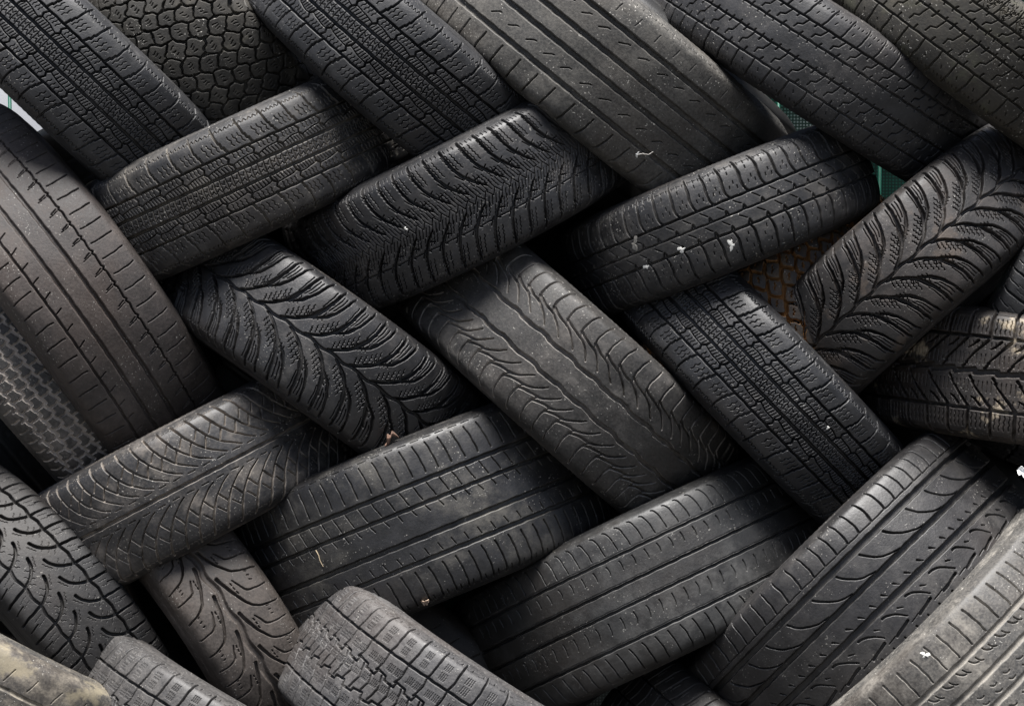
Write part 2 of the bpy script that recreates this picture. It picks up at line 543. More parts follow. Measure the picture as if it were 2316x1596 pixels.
def rubber(name, seed, base=(.0165, .0170, .0195), dust=(.10, .088, .075), film=.25, patch=.5, groove=.35, speck=.5, rough=.50, edge=None,
           stain=None, stain_amt=0.0, use_groove=True):
    """old rubber with road dust: film (even), patches, dirt packed in the grooves, pale specks, scuffs"""
    lum = sum(dust) / 3
    if dust[0] < 2.2 * dust[2]:
        dust = tuple(c + (lum - c) * .35 for c in dust)         # road dust is nearly grey; only mud keeps its colour
    edge_amt = .10 + groove * .3 if edge is None else edge
    base = tuple(c * .62 for c in base)
    film, patch, rough = film * .62, patch * .85, rough + .05
    m = bpy.data.materials.new(name)
    m.use_nodes = True
    nt = m.node_tree
    nt.nodes.clear()
    out = nn(nt, 'ShaderNodeOutputMaterial')
    bs = nn(nt, 'ShaderNodeBsdfPrincipled')
    nt.links.new(bs.outputs[0], out.inputs[0])
    tc = nn(nt, 'ShaderNodeTexCoord')
    mp = nn(nt, 'ShaderNodeMapping')
    mp.inputs['Location'].default_value = (seed * 1.7, seed * .9, seed * 2.3)
    nt.links.new(tc.outputs['Object'], mp.inputs['Vector'])
    v = mp.outputs[0]
    big = noise(nt, v, 9, 9, .72)
    mid = noise(nt, v, 38, 6, .65)
    fine = noise(nt, v, 260, 3, .6)
    spk = noise(nt, v, 330, 1, .4)
    at_ = nn(nt, 'ShaderNodeAttribute', attribute_name='groove')
    col = mixc(nt, ramp(nt, mid, .35, .7), tuple(c * .8 for c in base), tuple(c * 1.6 for c in base))
    fade = math2(nt, 'MULTIPLY', ramp(nt, noise(nt, v, 3.3, 6, .6), .48, .68), .55)
    col = mixc(nt, fade, col, tuple(a * b for a, b in zip(base, (2.0, 1.55, 1.2))))     # browned, oxidised rubber
    f_patch = math2(nt, 'MULTIPLY', ramp(nt, big, .46, .72), ramp(nt, mid, .30, .62))
    smear = math2(nt, 'MULTIPLY', ramp(nt, noise(nt, v, 16, 8, .72), .52, .70), .30)
    f = math2(nt, 'ADD', math2(nt, 'MULTIPLY', math2(nt, 'ADD', f_patch, smear), patch), math2(nt, 'MULTIPLY', ramp(nt, fine, .25, .8), film))
    if use_groove:
        g = math2(nt, 'MULTIPLY', at_.outputs['Fac'], ramp(nt, mid, .22, .58))
        f = math2(nt, 'ADD', f, math2(nt, 'MULTIPLY', g, groove))
        edge = math2(nt, 'MULTIPLY', ramp(nt, at_.outputs['Fac'], .02, .12), ramp(nt, at_.outputs['Fac'], .55, .2))
        f = math2(nt, 'ADD', f, math2(nt, 'MULTIPLY', math2(nt, 'MULTIPLY', edge, ramp(nt, mid, .36, .6)), edge_amt))
    col = mixc(nt, f, col, dust)
    if stain:
        st = math2(nt, 'MULTIPLY', ramp(nt, noise(nt, v, 16, 5, .65), .56, .66), stain_amt)
        col = mixc(nt, st, col, stain)
    # dry scratches: noise stretched along one direction
    mp2 = nn(nt, 'ShaderNodeMapping')
    mp2.inputs['Rotation'].default_value = (.3, .5, seed)
    mp2.inputs['Scale'].default_value = (14, 300, 120)
    nt.links.new(v, mp2.inputs['Vector'])
    scr = math2(nt, 'MULTIPLY', ramp(nt, noise(nt, mp2.outputs[0], 1.0, 2, .5), .66, .78), ramp(nt, big, .5, .66))
    col = mixc(nt, math2(nt, 'MULTIPLY', scr, .22), col, (.16, .15, .14))
    sp = math2(nt, 'MULTIPLY', ramp(nt, spk, .685, .72), ramp(nt, noise(nt, v, 21, 3, .6), .46, .62))
    col = mixc(nt, math2(nt, 'MULTIPLY', sp, speck), col, (.42, .40, .36))
    nt.links.new(col, bs.inputs['Base Color'])
    r = math2(nt, 'ADD', math2(nt, 'MULTIPLY', f, .35), math2(nt, 'ADD', rough - .08, math2(nt, 'MULTIPLY', mid, .16)))
    nt.links.new(r, bs.inputs['Roughness'])
    bs.inputs['Specular IOR Level'].default_value = .5
    h = math2(nt, 'ADD', math2(nt, 'MULTIPLY', fine, .5), math2(nt, 'MULTIPLY', mid, .9))
    bp = nn(nt, 'ShaderNodeBump')
    bp.inputs['Strength'].default_value = .45
    bp.inputs['Distance'].default_value = .0016
    nt.links.new(h, bp.inputs['Height'])
    nt.links.new(bp.outputs[0], bs.inputs['Normal'])
    return m

def plain(name, c, rough=.6, vary=.3, scale=20, metal=0.0):
    m = bpy.data.materials.new(name)
    m.use_nodes = True
    nt = m.node_tree
    bs = nt.nodes['Principled BSDF']
    tc = nn(nt, 'ShaderNodeTexCoord')
    n = noise(nt, tc.outputs['Object'], scale, 5, .6)
    nt.links.new(mixc(nt, ramp(nt, n, .3, .7), tuple(x * (1 - vary) for x in c), tuple(min(1, x * (1 + vary)) for x in c)), bs.inputs['Base Color'])
    bs.inputs['Roughness'].default_value = rough
    bs.inputs['Metallic'].default_value = metal
    return m

# ------------------------------------------------------------------ mesh helpers
def link(o, parent=None):
    COL.objects.link(o)
    if parent:
        o.parent = parent
    return o

def mesh_from(name, V, F, mat, smooth=True, parent=None, attr=None):
    """V (n,3), F (m,4) arrays"""
    me = bpy.data.meshes.new(name)
    V = np.ascontiguousarray(V, dtype=np.float32)
    F = np.ascontiguousarray(F, dtype=np.int32)
    me.vertices.add(len(V))
    me.vertices.foreach_set('co', V.ravel())
    me.loops.add(F.size)
    me.loops.foreach_set('vertex_index', F.ravel())
    me.polygons.add(len(F))
    me.polygons.foreach_set('loop_start', np.arange(0, F.size, F.shape[1], dtype=np.int32))
    if smooth:
        me.polygons.foreach_set('use_smooth', np.ones(len(F), dtype=bool))
    me.update(calc_edges=True)
    if attr is not None:
        a = me.attributes.new('groove', 'FLOAT', 'POINT')
        a.data.foreach_set('value', np.ascontiguousarray(attr, dtype=np.float32))
    me.materials.append(mat)
    return link(bpy.data.objects.new(name, me), parent)

def grid_faces(nphi, ns, wrap=True):
    i = np.arange(nphi if wrap else nphi - 1)[:, None]
    j = np.arange(ns - 1)[None, :]
    i2 = (i + 1) % nphi
    a, b, c, d = i * ns + j, i2 * ns + j, i2 * ns + j + 1, i * ns + j + 1
    return np.stack([a, b, c, d], -1).reshape(-1, 4)

def spline(pts, step):
    """Catmull-Rom through pts, resampled by arc length"""
    P = np.array(pts, float)
    Q = np.vstack([2 * P[0] - P[1], P, 2 * P[-1] - P[-2]])
    out = []
    for i in range(len(P) - 1):
        p0, p1, p2, p3 = Q[i:i + 4]
        for t in np.linspace(0, 1, 24, endpoint=False):
            out.append(.5 * (2 * p1 + (p2 - p0) * t + (2 * p0 - 5 * p1 + 4 * p2 - p3) * t ** 2 + (3 * p1 - p0 - 3 * p2 + p3) * t ** 3))
    out.append(P[-1])
    out = np.array(out)
    s = np.concatenate([[0], np.cumsum(np.hypot(*np.diff(out, axis=0).T))])
    n = max(2, int(round(s[-1] / step)) + 1)
    u = np.linspace(0, s[-1], n)
    return np.stack([np.interp(u, s, out[:, 0]), np.interp(u, s, out[:, 1])], 1), u

TYRES = {}
GROUP = 'old tyres laced into the pile'

def make_tyre(key, x, y, ang, W, R, pat, mat, smat, tilt=0.0, dz=0.0, arc=(-60, 60), step=.7, label='', phase=0.0, wear=1.35, crown=1.0, rot=0.0, rag=.25):
    """x, y: where the tread's centre line comes nearest the viewer; ang: slope of the tread in degrees (clockwise);
    W: overall width, R: radius (picture units); tilt: degrees the lower sidewall is turned to the viewer"""
    W, R = W * MM * (D0 + dz) / D0, R * MM * (D0 + dz) / D0
    hw = W / 2 - 14
    q = pat(hw)
    # frame
    P = at(x, y, dz)
    ray = (P - CAMP) / np.linalg.norm(P - CAMP)
    th = math.radians(ang)
    d = math.cos(th) * RGT - math.sin(th) * UPV
    d = d - ray * d.dot(ray)
    d /= np.linalg.norm(d)
    n = np.cross(d, ray)                    # towards the lower side of the strip
    if n.dot(-math.sin(th) * RGT - math.cos(th) * UPV) < 0:
        n = -n
    t = math.radians(tilt)
    ax = n * math.cos(t) - ray * math.sin(t)
    Y = -ax
    Z = np.cross(d, Y)
    if Z.dot(ray) > 0:
        raise ValueError(key)
    C = P - Z * (R / 1000.0)
    root = bpy.data.objects.new('tyre', None)
    root.empty_display_size = .1
    M = Matrix(np.stack([d, Y, Z], 1).tolist()).to_4x4()
    M.translation = Vector(C)
    root.matrix_world = M
    link(root)
    root['label'], root['category'], root['group'] = label, 'tyre', GROUP
    # tread profile: half profile mirrored
    c = crown
    half = [(0, 0), (.5 * hw, 1.3 * c), (.8 * hw, 4.2 * c), (hw, 9.5 * c), (hw + 7.5, 9.5 * c + 10), (hw + 12, 9.5 * c + 24)]
    full = [(-a, b) for a, b in half[:0:-1]] + half
    prof, s = spline(full, step)
    s = s - s[-1] / 2
    i_hw = np.argmin(np.abs(prof[:, 0] - hw))
    b = s / s[i_hw]
    tan = np.gradient(prof, axis=0)
    tan /= np.linalg.norm(tan, axis=1)[:, None]
    nz, nr = tan[:, 1], tan[:, 0]           # outward normal in (axial, radius drop) = (+drop', axial')
    p0, p1 = math.radians(arc[0]), math.radians(arc[1])
    dphi = step / R
    dense = np.arange(p0, p1, dphi)
    back = np.arange(p1, p0 + 2 * math.pi, 5.0 / R)
    phi = np.concatenate([dense, back])
    N = max(4, int(round(2 * math.pi * R / q.p)))
    rs = random.Random(key)
    k1, k2 = rs.uniform(0, 6), rs.uniform(0, 6)
    a = N * phi / (2 * math.pi) + phase + .05 * np.sin(11 * phi + k1) + .014 * np.sin(23 * phi + k2)
    u1 = (phi * R)[:, None]
    v1 = (b * hw)[None, :]
    ja = np.sin(.13 * u1 + .11 * v1 + k1) + np.sin(.31 * v1 - .07 * u1 + k2) + .6 * np.sin(.41 * u1 + .37 * v1)
    jb = np.sin(.12 * v1 - .15 * u1 + k2) + np.sin(.27 * u1 + .05 * v1 + k1) + .6 * np.sin(.45 * v1 - .33 * u1)
    aa = a[:, None] + rag * ja * .9 / q.p                     # ragged, unevenly worn edges
    bb = b[None, :] + rag * jb * .8 / hw
    H = q.sample(aa, bb)
    fade = np.clip((1.30 - np.abs(b)) / .1, 0, 1)[None, :] * np.clip((s[-1] - np.abs(s)) / 6, 0, 1)[None, :]
    wv = wear * (1 + .18 * np.sin(3 * phi + k1)[:, None] + .12 * np.sin(7 * b + k2)[None, :])
    H = H * fade
    G = np.clip(H / 4.0, 0, 1)
    H = H * wv
    # slow unevenness of worn rubber
    lump = .35 * np.sin(9 * phi[:, None] + 3 * b[None, :] + k2) + .25 * np.sin(21 * phi[:, None] - 5 * b[None, :] + k1)
    zz = prof[None, :, 0] - (H + lump * fade) * (nz[None, :])
    rr = R - prof[None, :, 1] - (H + lump * fade) * nr[None, :]
    V = np.stack([rr * np.sin(phi)[:, None], zz, rr * np.cos(phi)[:, None]], -1).reshape(-1, 3) / 1000.0
    F = grid_faces(len(phi), len(b))
    mesh_from('tread', V, F, mat, parent=root, attr=G.ravel())
    # sidewalls with moulded rings, and the inner liner
    e = 9.5 * c + 24
    side = [(hw + 11.2, e - 3), (hw + 14.5, e + 16), (hw + 15, e + 30), (hw + 12, e + 48), (hw + 4, e + 64), (hw - 5, e + 76), (hw - 9, e + 81), (hw - 15, e + 80)]
    sp, su = spline(side, 1.6)
    stn = np.gradient(sp, axis=0)
    stn /= np.linalg.norm(stn, axis=1)[:, None]
    Hs = np.zeros(len(su))
    for c0, w0, h0 in ((9, 1.6, 1.1), (14, 1.6, -1.0), (40, 1.5, 1.2), (64, 2.2, 1.6), (70, 2.2, 1.2)):
        Hs -= h0 * np.exp(-((su - c0) / w0) ** 2)
    ph = np.linspace(0, 2 * math.pi, 300, endpoint=False)
    ridge = .5 * (np.sin(150 * ph)[:, None] > 0) * ((su > 22) & (su < 36))[None, :]
    for sgn in (1, -1):
        zz = sp[None, :, 0] - (Hs[None, :] - ridge) * stn[None, :, 1]
        rr = R - sp[None, :, 1] - (Hs[None, :] - ridge) * stn[None, :, 0]
        V = np.stack([rr * np.sin(ph)[:, None], sgn * zz, rr * np.cos(ph)[:, None]], -1).reshape(-1, 3) / 1000.0
        F = grid_faces(len(ph), len(su))
        mesh_from('sidewall', V, F if sgn > 0 else F[:, ::-1], smat, parent=root)
    inn = [(hw - 15, e + 80), (hw - 11, e + 66), (hw - 2, e + 50), (hw + 6, e + 28), (hw + 3, e + 4), (hw - 8, e - 10), (.6 * hw, 15 + 2 * c), (0, 14)]
    inn = inn + [(-a_, b_) for a_, b_ in inn[-2::-1]]
    ip, iu = spline(inn, 7)
    ph2 = np.linspace(0, 2 * math.pi, 120, endpoint=False)
    rr = R - ip[None, :, 1]
    V = np.stack([rr * np.sin(ph2)[:, None], np.repeat(ip[None, :, 0], len(ph2), 0), rr * np.cos(ph2)[:, None]], -1).reshape(-1, 3) / 1000.0
    mesh_from('inner_liner', V, grid_faces(len(ph2), len(iu)), smat, parent=root)
    TYRES[key] = dict(root=root, M=M, R=R, hw=hw, prof=prof, b=b, R_m=R / 1000)
    return root

def on_tyre(key, x, y):
    """world point and outward normal of a tyre's tread that lies under picture position (x, y)"""
    T = TYRES[key]
    phi = np.radians(np.linspace(-80, 80, 641))
    pr = T['prof'][::3]
    rr = (T['R'] - pr[:, 1]) / 1000
    L = np.stack([rr[None] * np.sin(phi)[:, None], np.repeat(pr[None, :, 0] / 1000, len(phi), 0), rr[None] * np.cos(phi)[:, None]], -1).reshape(-1, 3)
    M = np.array(T['M'])
    Wp = L @ M[:3, :3].T + M[:3, 3]
    rel = Wp - CAMP
    dep = rel @ FWD
    px = rel @ RGT / dep / K + PXW / 2
    py = -(rel @ UPV) / dep / K + PXH / 2
    i = np.argmin((px - x) ** 2 + (py - y) ** 2)
    p = Vector(Wp[i])
    j = i % len(pr)
    f = phi[i // len(pr)]
    tz = np.gradient(pr, axis=0)[j]
    tz = tz / np.linalg.norm(tz)
    nl = Vector((math.sin(f) * tz[0], tz[1], math.cos(f) * tz[0]))
    return p, (T['M'].to_3x3() @ nl).normalized()

# ------------------------------------------------------------------ the pile
_n = [0]
def R_(**kw):
    _n[0] += 1
    return rubber('rubber_%d' % _n[0], _n[0], **kw), rubber('sidewall_rubber_%d' % _n[0], _n[0] + 40, use_groove=False,
              **{**kw, 'film': kw.get('film', .25) + .15, 'patch': kw.get('patch', .5) * .8, 'stain_amt': kw.get('stain_amt', 0) * .4})

TAN = (.17, .135, .095)
GREY = (.13, .125, .118)
BROWN = (.095, .068, .05)
winter = lambda hw: pat_winter_ribs(hw, 1)
winter_r = lambda hw: pat_winter_ribs(hw, -1)

def T(key, x, y, ang, W, R, pat, mats, label, **kw):
    make_tyre(key, x, y, ang, W, R, pat, mats[0], mats[1], label=label, **kw)

# upper rows
T('a1', 188, 184, 43.5, 280, 440, winter, R_(film=.10, patch=.35, groove=.10, speck=.4, dust=GREY),
  'black winter tyre with a ticked centre rib, slanting beside the white gap and green wire', arc=(-62, 50), step=.55)
T('a2', 455, 95, 46, 285, 430, pat_hex, R_(base=(.019, .017, .013), film=.2, patch=.6, groove=.12, dust=(.12, .105, .08), speck=1.0, stain=(.08, .072, .055), stain_amt=.5, rough=.6),
  'brownish tyre with worn honeycomb tread, sunk between two black winter tyres', dz=.10, arc=(-50, 45), rag=1.3)
T('a3', 905, 155, 40.5, 280, 440, winter, R_(film=.10, patch=.35, groove=.10, speck=.4, dust=GREY),
  'black winter tyre with zigzag sipes, between the honeycomb tyre and the wide grey one', tilt=-3, arc=(-55, 55), step=.55)
T('a4', 1352, 141, 39.0, 336, 500, pat_slick, R_(base=(.034, .033, .031), film=.75, patch=1.1, groove=.06, dust=(.14, .127, .105), speck=1.0, rough=.55),
  'wide grey worn tyre with four plain grooves and scattered white specks', arc=(-60, 55))
T('a5', 1852, 138, 32.5, 256, 440, pat_zsipe, R_(film=.14, patch=.5, groove=.14, dust=(.13, .115, .10), speck=.5),
  'worn black tyre with four narrow grooves and Z shaped cuts, above the green netting', arc=(-60, 55))
T('a6', 2195, 84, 36.5, 262, 440, pat_cracked, R_(base=(.020, .018, .014), film=.35, patch=.75, groove=.3, dust=(.10, .082, .05), speck=.9, stain=(.05, .052, .03), stain_amt=.45, rough=.62),
  'mossy brown tyre with cracked shoulder rubber, highest on the pile beyond the Z cut tyre', arc=(-45, 40), dz=-.03)
# second row
T('b1', 545, 404, -24.5, 275, 440, winter_r, R_(film=.12, patch=.5, groove=.7, edge=.4, dust=(.20, .17, .13), speck=.7),
  'black winter tyre with dusty lateral grooves, lying across below the honeycomb tyre', arc=(-50, 52), step=.55)
T('b2', 1062, 460, -26.7, 284, 450, pat_alpine, R_(film=.10, patch=.35, groove=.06, dust=(.14, .12, .10), speck=.4, rough=.44),
  'black winter tyre with claw shaped V grooves meeting in a zigzag middle', tilt=-4, arc=(-58, 55), step=.55)
T('b3', 1628, 496, -22.0, 242, 386, pat_blocks, R_(film=.16, patch=.55, groove=.16, dust=(.15, .13, .105), speck=.7),
  'worn black tyre with S shaped shoulder grooves and white bird droppings', arc=(-70, 88), step=.6)
T('b4', 2028, 611, -41.0, 288, 470, pat_leaf, R_(base=(.021, .020, .020), film=.14, patch=.5, groove=.08, dust=(.13, .095, .075), speck=.5, stain=(.14, .10, .07), stain_amt=.25, rough=.46),
  'black feather patterned winter tyre with brownish shoulders, in front of the orange muddy tyre', tilt=4, arc=(-58, 60), step=.55)
T('b5', 1722, 738, -37, 274, 424, pat_mud, R_(base=(.024, .020, .016), film=.10, patch=.3, groove=1.5, dust=(.26, .125, .04), speck=.8, stain=(.15, .10, .045), stain_amt=.4),
  'chunky blocked tyre caked with orange mud, mostly hidden behind the feather patterned tyre', dz=.07, arc=(-20, 85), rag=.7)
T('b6', 2440, 640, -61, 300, 470, pat_zebra, R_(film=.05, patch=.3, groove=.10, dust=GREY, speck=.6),
  'black tyre cut off by the picture edge, above the Z notched tyre', arc=(-60, 40), tilt=-4)
# left column
T('c1', 192, 666, 54.0, 318, 525, pat_smooth, R_(base=(.034, .028, .026), film=.55, patch=.8, groove=.04, dust=(.105, .080, .066), speck=.6, rough=.52),
  'wide smooth brownish tyre with fine grooves, standing steeply', tilt=5.5, arc=(-72, 66), rot=.3)
T('c2', 82, 872, 49, 215, 430, pat_bricks, R_(base=(.018, .017, .016), film=.2, patch=.4, groove=1.6, edge=1.0, dust=(.36, .30, .245), speck=.5),
  'narrow old tyre with small brick shaped blocks full of pale dirt', dz=.05, arc=(-45, 55), wear=.8)
# third row
T('d1', 738, 792, 35.5, 286, 440, pat_leaf, R_(film=.10, patch=.4, groove=.05, dust=(.15, .13, .11), speck=.4, rough=.42),
  'black feather patterned winter tyre with a dusty shoulder, under the row of slanting tyres', arc=(-55, 58), step=.55, tilt=2)
T('d2', 1283, 847, 41.7, 318, 460, pat_wavy, R_(base=(.023, .022, .021), film=.20, patch=.5, groove=.7, edge=1.1, dust=(.24, .21, .18), speck=.6, rough=.52),
  'large dusty black tyre with two wavy grooves, in the middle of the pile', arc=(-58, 60), step=.55)
T('d3', 1722, 862, 46.0, 270, 440, winter, R_(film=.07, patch=.3, groove=.05, dust=GREY, speck=.4, rough=.40),
  'clean black winter tyre with chevron ribs, between the wavy grooved and feather patterned tyres', arc=(-58, 62), step=.55, phase=.4)
T('d4', 2340, 858, 7.0, 302, 430, pat_znotch, R_(base=(.024, .020, .018), film=.26, patch=.5, groove=.12, dust=(.11, .082, .062), speck=.4, stain=(.46, .38, .27), stain_amt=.7),
  'brownish studless tyre with Z notched bands and patches of dried beige mud', arc=(-62, 30))
# fourth row
T('e1', 432, 1089, -27.6, 282, 430, pat_lattice, R_(film=.20, patch=.75, groove=1.0, edge=.7, dust=(.24, .195, .15), speck=.6, rough=.46),
  'dusty tyre with arched lattice grooves, slanting below the smooth brown tyre', arc=(-60, 55), step=.6)
T('e2', 960, 1172, -22.0, 380, 480, pat_ribs, R_(base=(.017, .017, .019), film=.07, patch=.45, groove=.10, dust=(.17, .15, .11), speck=.5, rough=.40),
  'very wide shiny black ribbed tyre with a scrap of dry leaf on its edge', arc=(-62, 62), step=.6)
T('e3', 1462, 1328, -25.5, 348, 470, pat_ribs_fine, R_(base=(.020, .020, .020), film=.15, patch=.40, groove=.06, dust=(.115, .112, .104), speck=.4, rough=.44),
  'wide dark tyre with four fine grooves and faint shoulder slits, below the wavy grooved tyre', arc=(-60, 58), step=.6, dz=.01)
# lower left
T('f1', 156, 1348, 50.0, 255, 480, pat_zebra, R_(base=(.018, .0175, .018), film=.06, patch=.25, groove=.05, edge=.08, dust=(.11, .10, .085), speck=.4, rough=.56),
  'black winter tyre with square shoulder blocks and wiggly sipes, curving down at the left edge', tilt=13, arc=(-70, 60), step=.6)
T('f2', 535, 1388, 57.0, 232, 440, pat_brown, R_(base=(.042, .034, .028), film=.9, patch=.6, groove=.05, dust=(.105, .080, .064), speck=.5, rough=.5),
  'brown sporty tyre with a wide centre groove and long sweeping cuts', tilt=10, arc=(-62, 50), dz=.02)
# lower right
T('g1', 1950, 1366, -44.5, 382, 470, pat_sport, R_(base=(.019, .018, .019), film=.12, patch=.4, groove=.22, dust=(.11, .098, .082), speck=.4, rough=.42),
  'wide black summer tyre with sickle cuts and a slotted shoulder', arc=(-62, 66), step=.6, dz=-.07)
T('g2', 2212, 1588, -44, 400, 470, pat_dusty, R_(base=(.042, .041, .040), film=.5, patch=1.1, groove=.95, dust=(.25, .22, .175), speck=.9, rough=.48),
  'dusty grey ribbed tyre with sand in its grooves, nearest the lower corner', tilt=-8, arc=(-40, 75), dz=-.20)
# bottom row
T('h1', 1014, 1670, 33, 335, 455, pat_micro, R_(base=(.036, .035, .037), film=.5, patch=.6, groove=.05, dust=(.14, .13, .12), speck=.5, rough=.47),
  'grey winter tyre with dashed sipes, the larger of two alike along the bottom', tilt=-6, arc=(-89, 10), dz=-.16)
T('h2', 512, 1776, 29, 335, 455, pat_micro, R_(base=(.036, .034, .034), film=.5, patch=.5, groove=.05, dust=(.13, .115, .10), speck=.5, rough=.47),
  'grey winter tyre with dashed sipes, the smaller of two alike, beside the dusty corner tyre', tilt=-6, arc=(-89, 10), dz=-.16, phase=.4)
T('h3', -30, 1600, 27, 300, 440, pat_worn, R_(base=(.026, .026, .027), film=.22, patch=1.2, groove=1.2, dust=(.30, .245, .165), speck=.6, stain=(.20, .17, .11), stain_amt=.6, rough=.55),
  'worn tyre covered in tan dust, cut off by the lower left corner', tilt=-6, arc=(-30, 70), dz=-.16)
T('h4', 1680, 1790, 44, 250, 400, pat_arcs, R_(base=(.025, .023, .022), film=.25, patch=.5, groove=.05, dust=(.12, .10, .085), speck=.5),
  'tyre with curved shoulder cuts, just peeping up at the bottom edge', arc=(-89, 10), dz=-.02)
T('h5', 985, 1500, 36, 230, 420, pat_worn, R_(base=(.026, .021, .017), film=.4, patch=.6, groove=.3, dust=(.11, .085, .06), speck=.4),
  'plain brown tyre glimpsed in the dark gap behind the larger dashed winter tyre', arc=(-60, 50), dz=.17)
# second layer of the heap: what closes the gaps between the front tyres
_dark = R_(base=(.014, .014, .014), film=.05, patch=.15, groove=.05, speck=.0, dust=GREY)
_k = 0
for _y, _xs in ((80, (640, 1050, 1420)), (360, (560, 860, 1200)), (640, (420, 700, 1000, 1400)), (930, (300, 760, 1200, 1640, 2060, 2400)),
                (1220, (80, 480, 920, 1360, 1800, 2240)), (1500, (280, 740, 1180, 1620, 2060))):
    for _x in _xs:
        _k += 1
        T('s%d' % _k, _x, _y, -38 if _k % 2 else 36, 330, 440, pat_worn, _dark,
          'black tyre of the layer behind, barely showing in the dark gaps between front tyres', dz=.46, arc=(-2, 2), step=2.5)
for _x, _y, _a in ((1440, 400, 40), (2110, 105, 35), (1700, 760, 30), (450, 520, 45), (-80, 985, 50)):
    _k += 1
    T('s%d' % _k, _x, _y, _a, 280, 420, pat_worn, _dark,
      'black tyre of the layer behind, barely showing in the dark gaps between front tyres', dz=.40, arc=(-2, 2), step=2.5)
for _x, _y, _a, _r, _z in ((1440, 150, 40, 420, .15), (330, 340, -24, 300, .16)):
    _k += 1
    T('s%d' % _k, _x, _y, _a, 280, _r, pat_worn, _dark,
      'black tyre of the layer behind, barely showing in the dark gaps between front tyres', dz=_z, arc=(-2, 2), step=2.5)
for _t in TYRES:
    if _t[0] == 's':
        TYRES[_t]['root']['group'] = 'tyres of the hidden layer behind'

# ------------------------------------------------------------------ setting
def add_box(V, F, c, sx, sy, sz):
    b = len(V)
    for dx in (-.5, .5):
        for dy in (-.5, .5):
            for dz in (-.5, .5):
                V.append((c[0] + dx * sx, c[1] + dy * sy, c[2] + dz * sz))
    for f in ((0, 1, 3, 2), (4, 6, 7, 5), (0, 4, 5, 1), (2, 3, 7, 6), (0, 2, 6, 4), (1, 5, 7, 3)):
        F.append([b + i for i in f])

def build_setting():
    g = plain('worn_asphalt', (.05, .048, .045), .9, .35, 9)
    s = 60.0
    o = mesh_from('ground', np.array([(-s, -s, 0), (s, -s, 0), (s, s, 0), (-s, s, 0)]), np.array([[0, 1, 2, 3]]), g, smooth=False)
    o['kind'] = 'structure'
    # green welded wire fence with shade netting tied to it, right behind the pile
    FY = 1.15
    fence = bpy.data.objects.new('wire_fence', None)
    fence.location = (0, FY, 0)
    link(fence)
    fence['label'], fence['category'] = 'green welded wire fence standing behind the pile of tyres', 'fence'
    gm = plain('green_wire', (.005, .075, .048), .45, .2, 30)
    V, F = [], []
    z = .06
    while z < 2.2:
        add_box(V, F, (0, 0, z), 3.6, .006, .006)
        z += .2
    mesh_from('horizontal_wires', np.array(V), np.array(F), gm, smooth=False, parent=fence)
    V, F = [], []
    x = -1.78
    while x < 1.8:
        add_box(V, F, (x, -.0065, 1.1), .006, .006, 2.2)
        x += .1
    mesh_from('vertical_wires', np.array(V), np.array(F), gm, smooth=False, parent=fence)
    for px in (-1.8, 1.82):
        V, F = [], []
        add_box(V, F, (px, .03, 1.12), .05, .04, 2.24)
        mesh_from('post', np.array(V), np.array(F), gm, smooth=False, parent=fence)
    # woven netting: tapes in two directions on a dark ground
    nm = bpy.data.materials.new('shade_netting')
    nm.use_nodes = True
    nt = nm.node_tree
    bs = nt.nodes['Principled BSDF']
    tc = nn(nt, 'ShaderNodeTexCoord')
    sx = nn(nt, 'ShaderNodeSeparateXYZ')
    nt.links.new(tc.outputs['Object'], sx.inputs[0])
    wx = math2(nt, 'SINE', math2(nt, 'MULTIPLY', sx.outputs['X'], 1000), 0)
    wz = math2(nt, 'SINE', math2(nt, 'MULTIPLY', sx.outputs['Z'], 1000), 0)
    weave = ramp(nt, math2(nt, 'MULTIPLY', math2(nt, 'ADD', math2(nt, 'MULTIPLY', wx, .5), .5), math2(nt, 'ADD', math2(nt, 'MULTIPLY', wz, .5), .5)), .1, .6)
    st = ramp(nt, noise(nt, tc.outputs['Object'], 2.2, 2, .5), .50, .58)
    c = mixc(nt, st, (.006, .075, .056), (.13, .16, .165))
    nt.links.new(mixc(nt, weave, (.002, .016, .012), c), bs.inputs['Base Color'])
    bs.inputs['Roughness'].default_value = .5
    nx, nz = 90, 40
    X, Z = np.meshgrid(np.linspace(-.82, 1.78, nx), np.linspace(.05, 2.15, nz), indexing='ij')
    Y = FY + .014 + .008 * np.sin(9 * X) * np.sin(7 * Z)
    Vn = np.stack([X, Y, Z], -1).reshape(-1, 3)
    net = mesh_from('shade_netting', Vn - np.array([0, FY, 0]), grid_faces(nx, nz, wrap=False), nm)
    net.location = (0, FY, 0)
    sol = net.modifiers.new('thickness', 'SOLIDIFY')
    sol.thickness = .0015
    net['label'], net['category'] = 'green woven shade netting hung on the wire fence', 'netting'
    # pale wall with a dark band far behind the fence
    wl = bpy.data.objects.new('white_wall', None)
    wl.location = (-1.6, 4.2, 0)
    link(wl)
    wl['label'], wl['category'] = 'white wall with a dark band, seen through the fence in the corner gap', 'wall'
    V, F = [], []
    add_box(V, F, (0, 0, 1.3), 5, .15, 2.6)
    mesh_from('wall_panel', np.array(V), np.array(F), plain('white_paint', (.24, .245, .26), .6, .06, 3), smooth=False, parent=wl)
    V, F = [], []
    add_box(V, F, (0, -.09, 1.63), 5, .03, .03)
    mesh_from('band', np.array(V), np.array(F), plain('dark_band', (.07, .075, .075), .6, .15, 3), smooth=False, parent=wl)
build_setting()

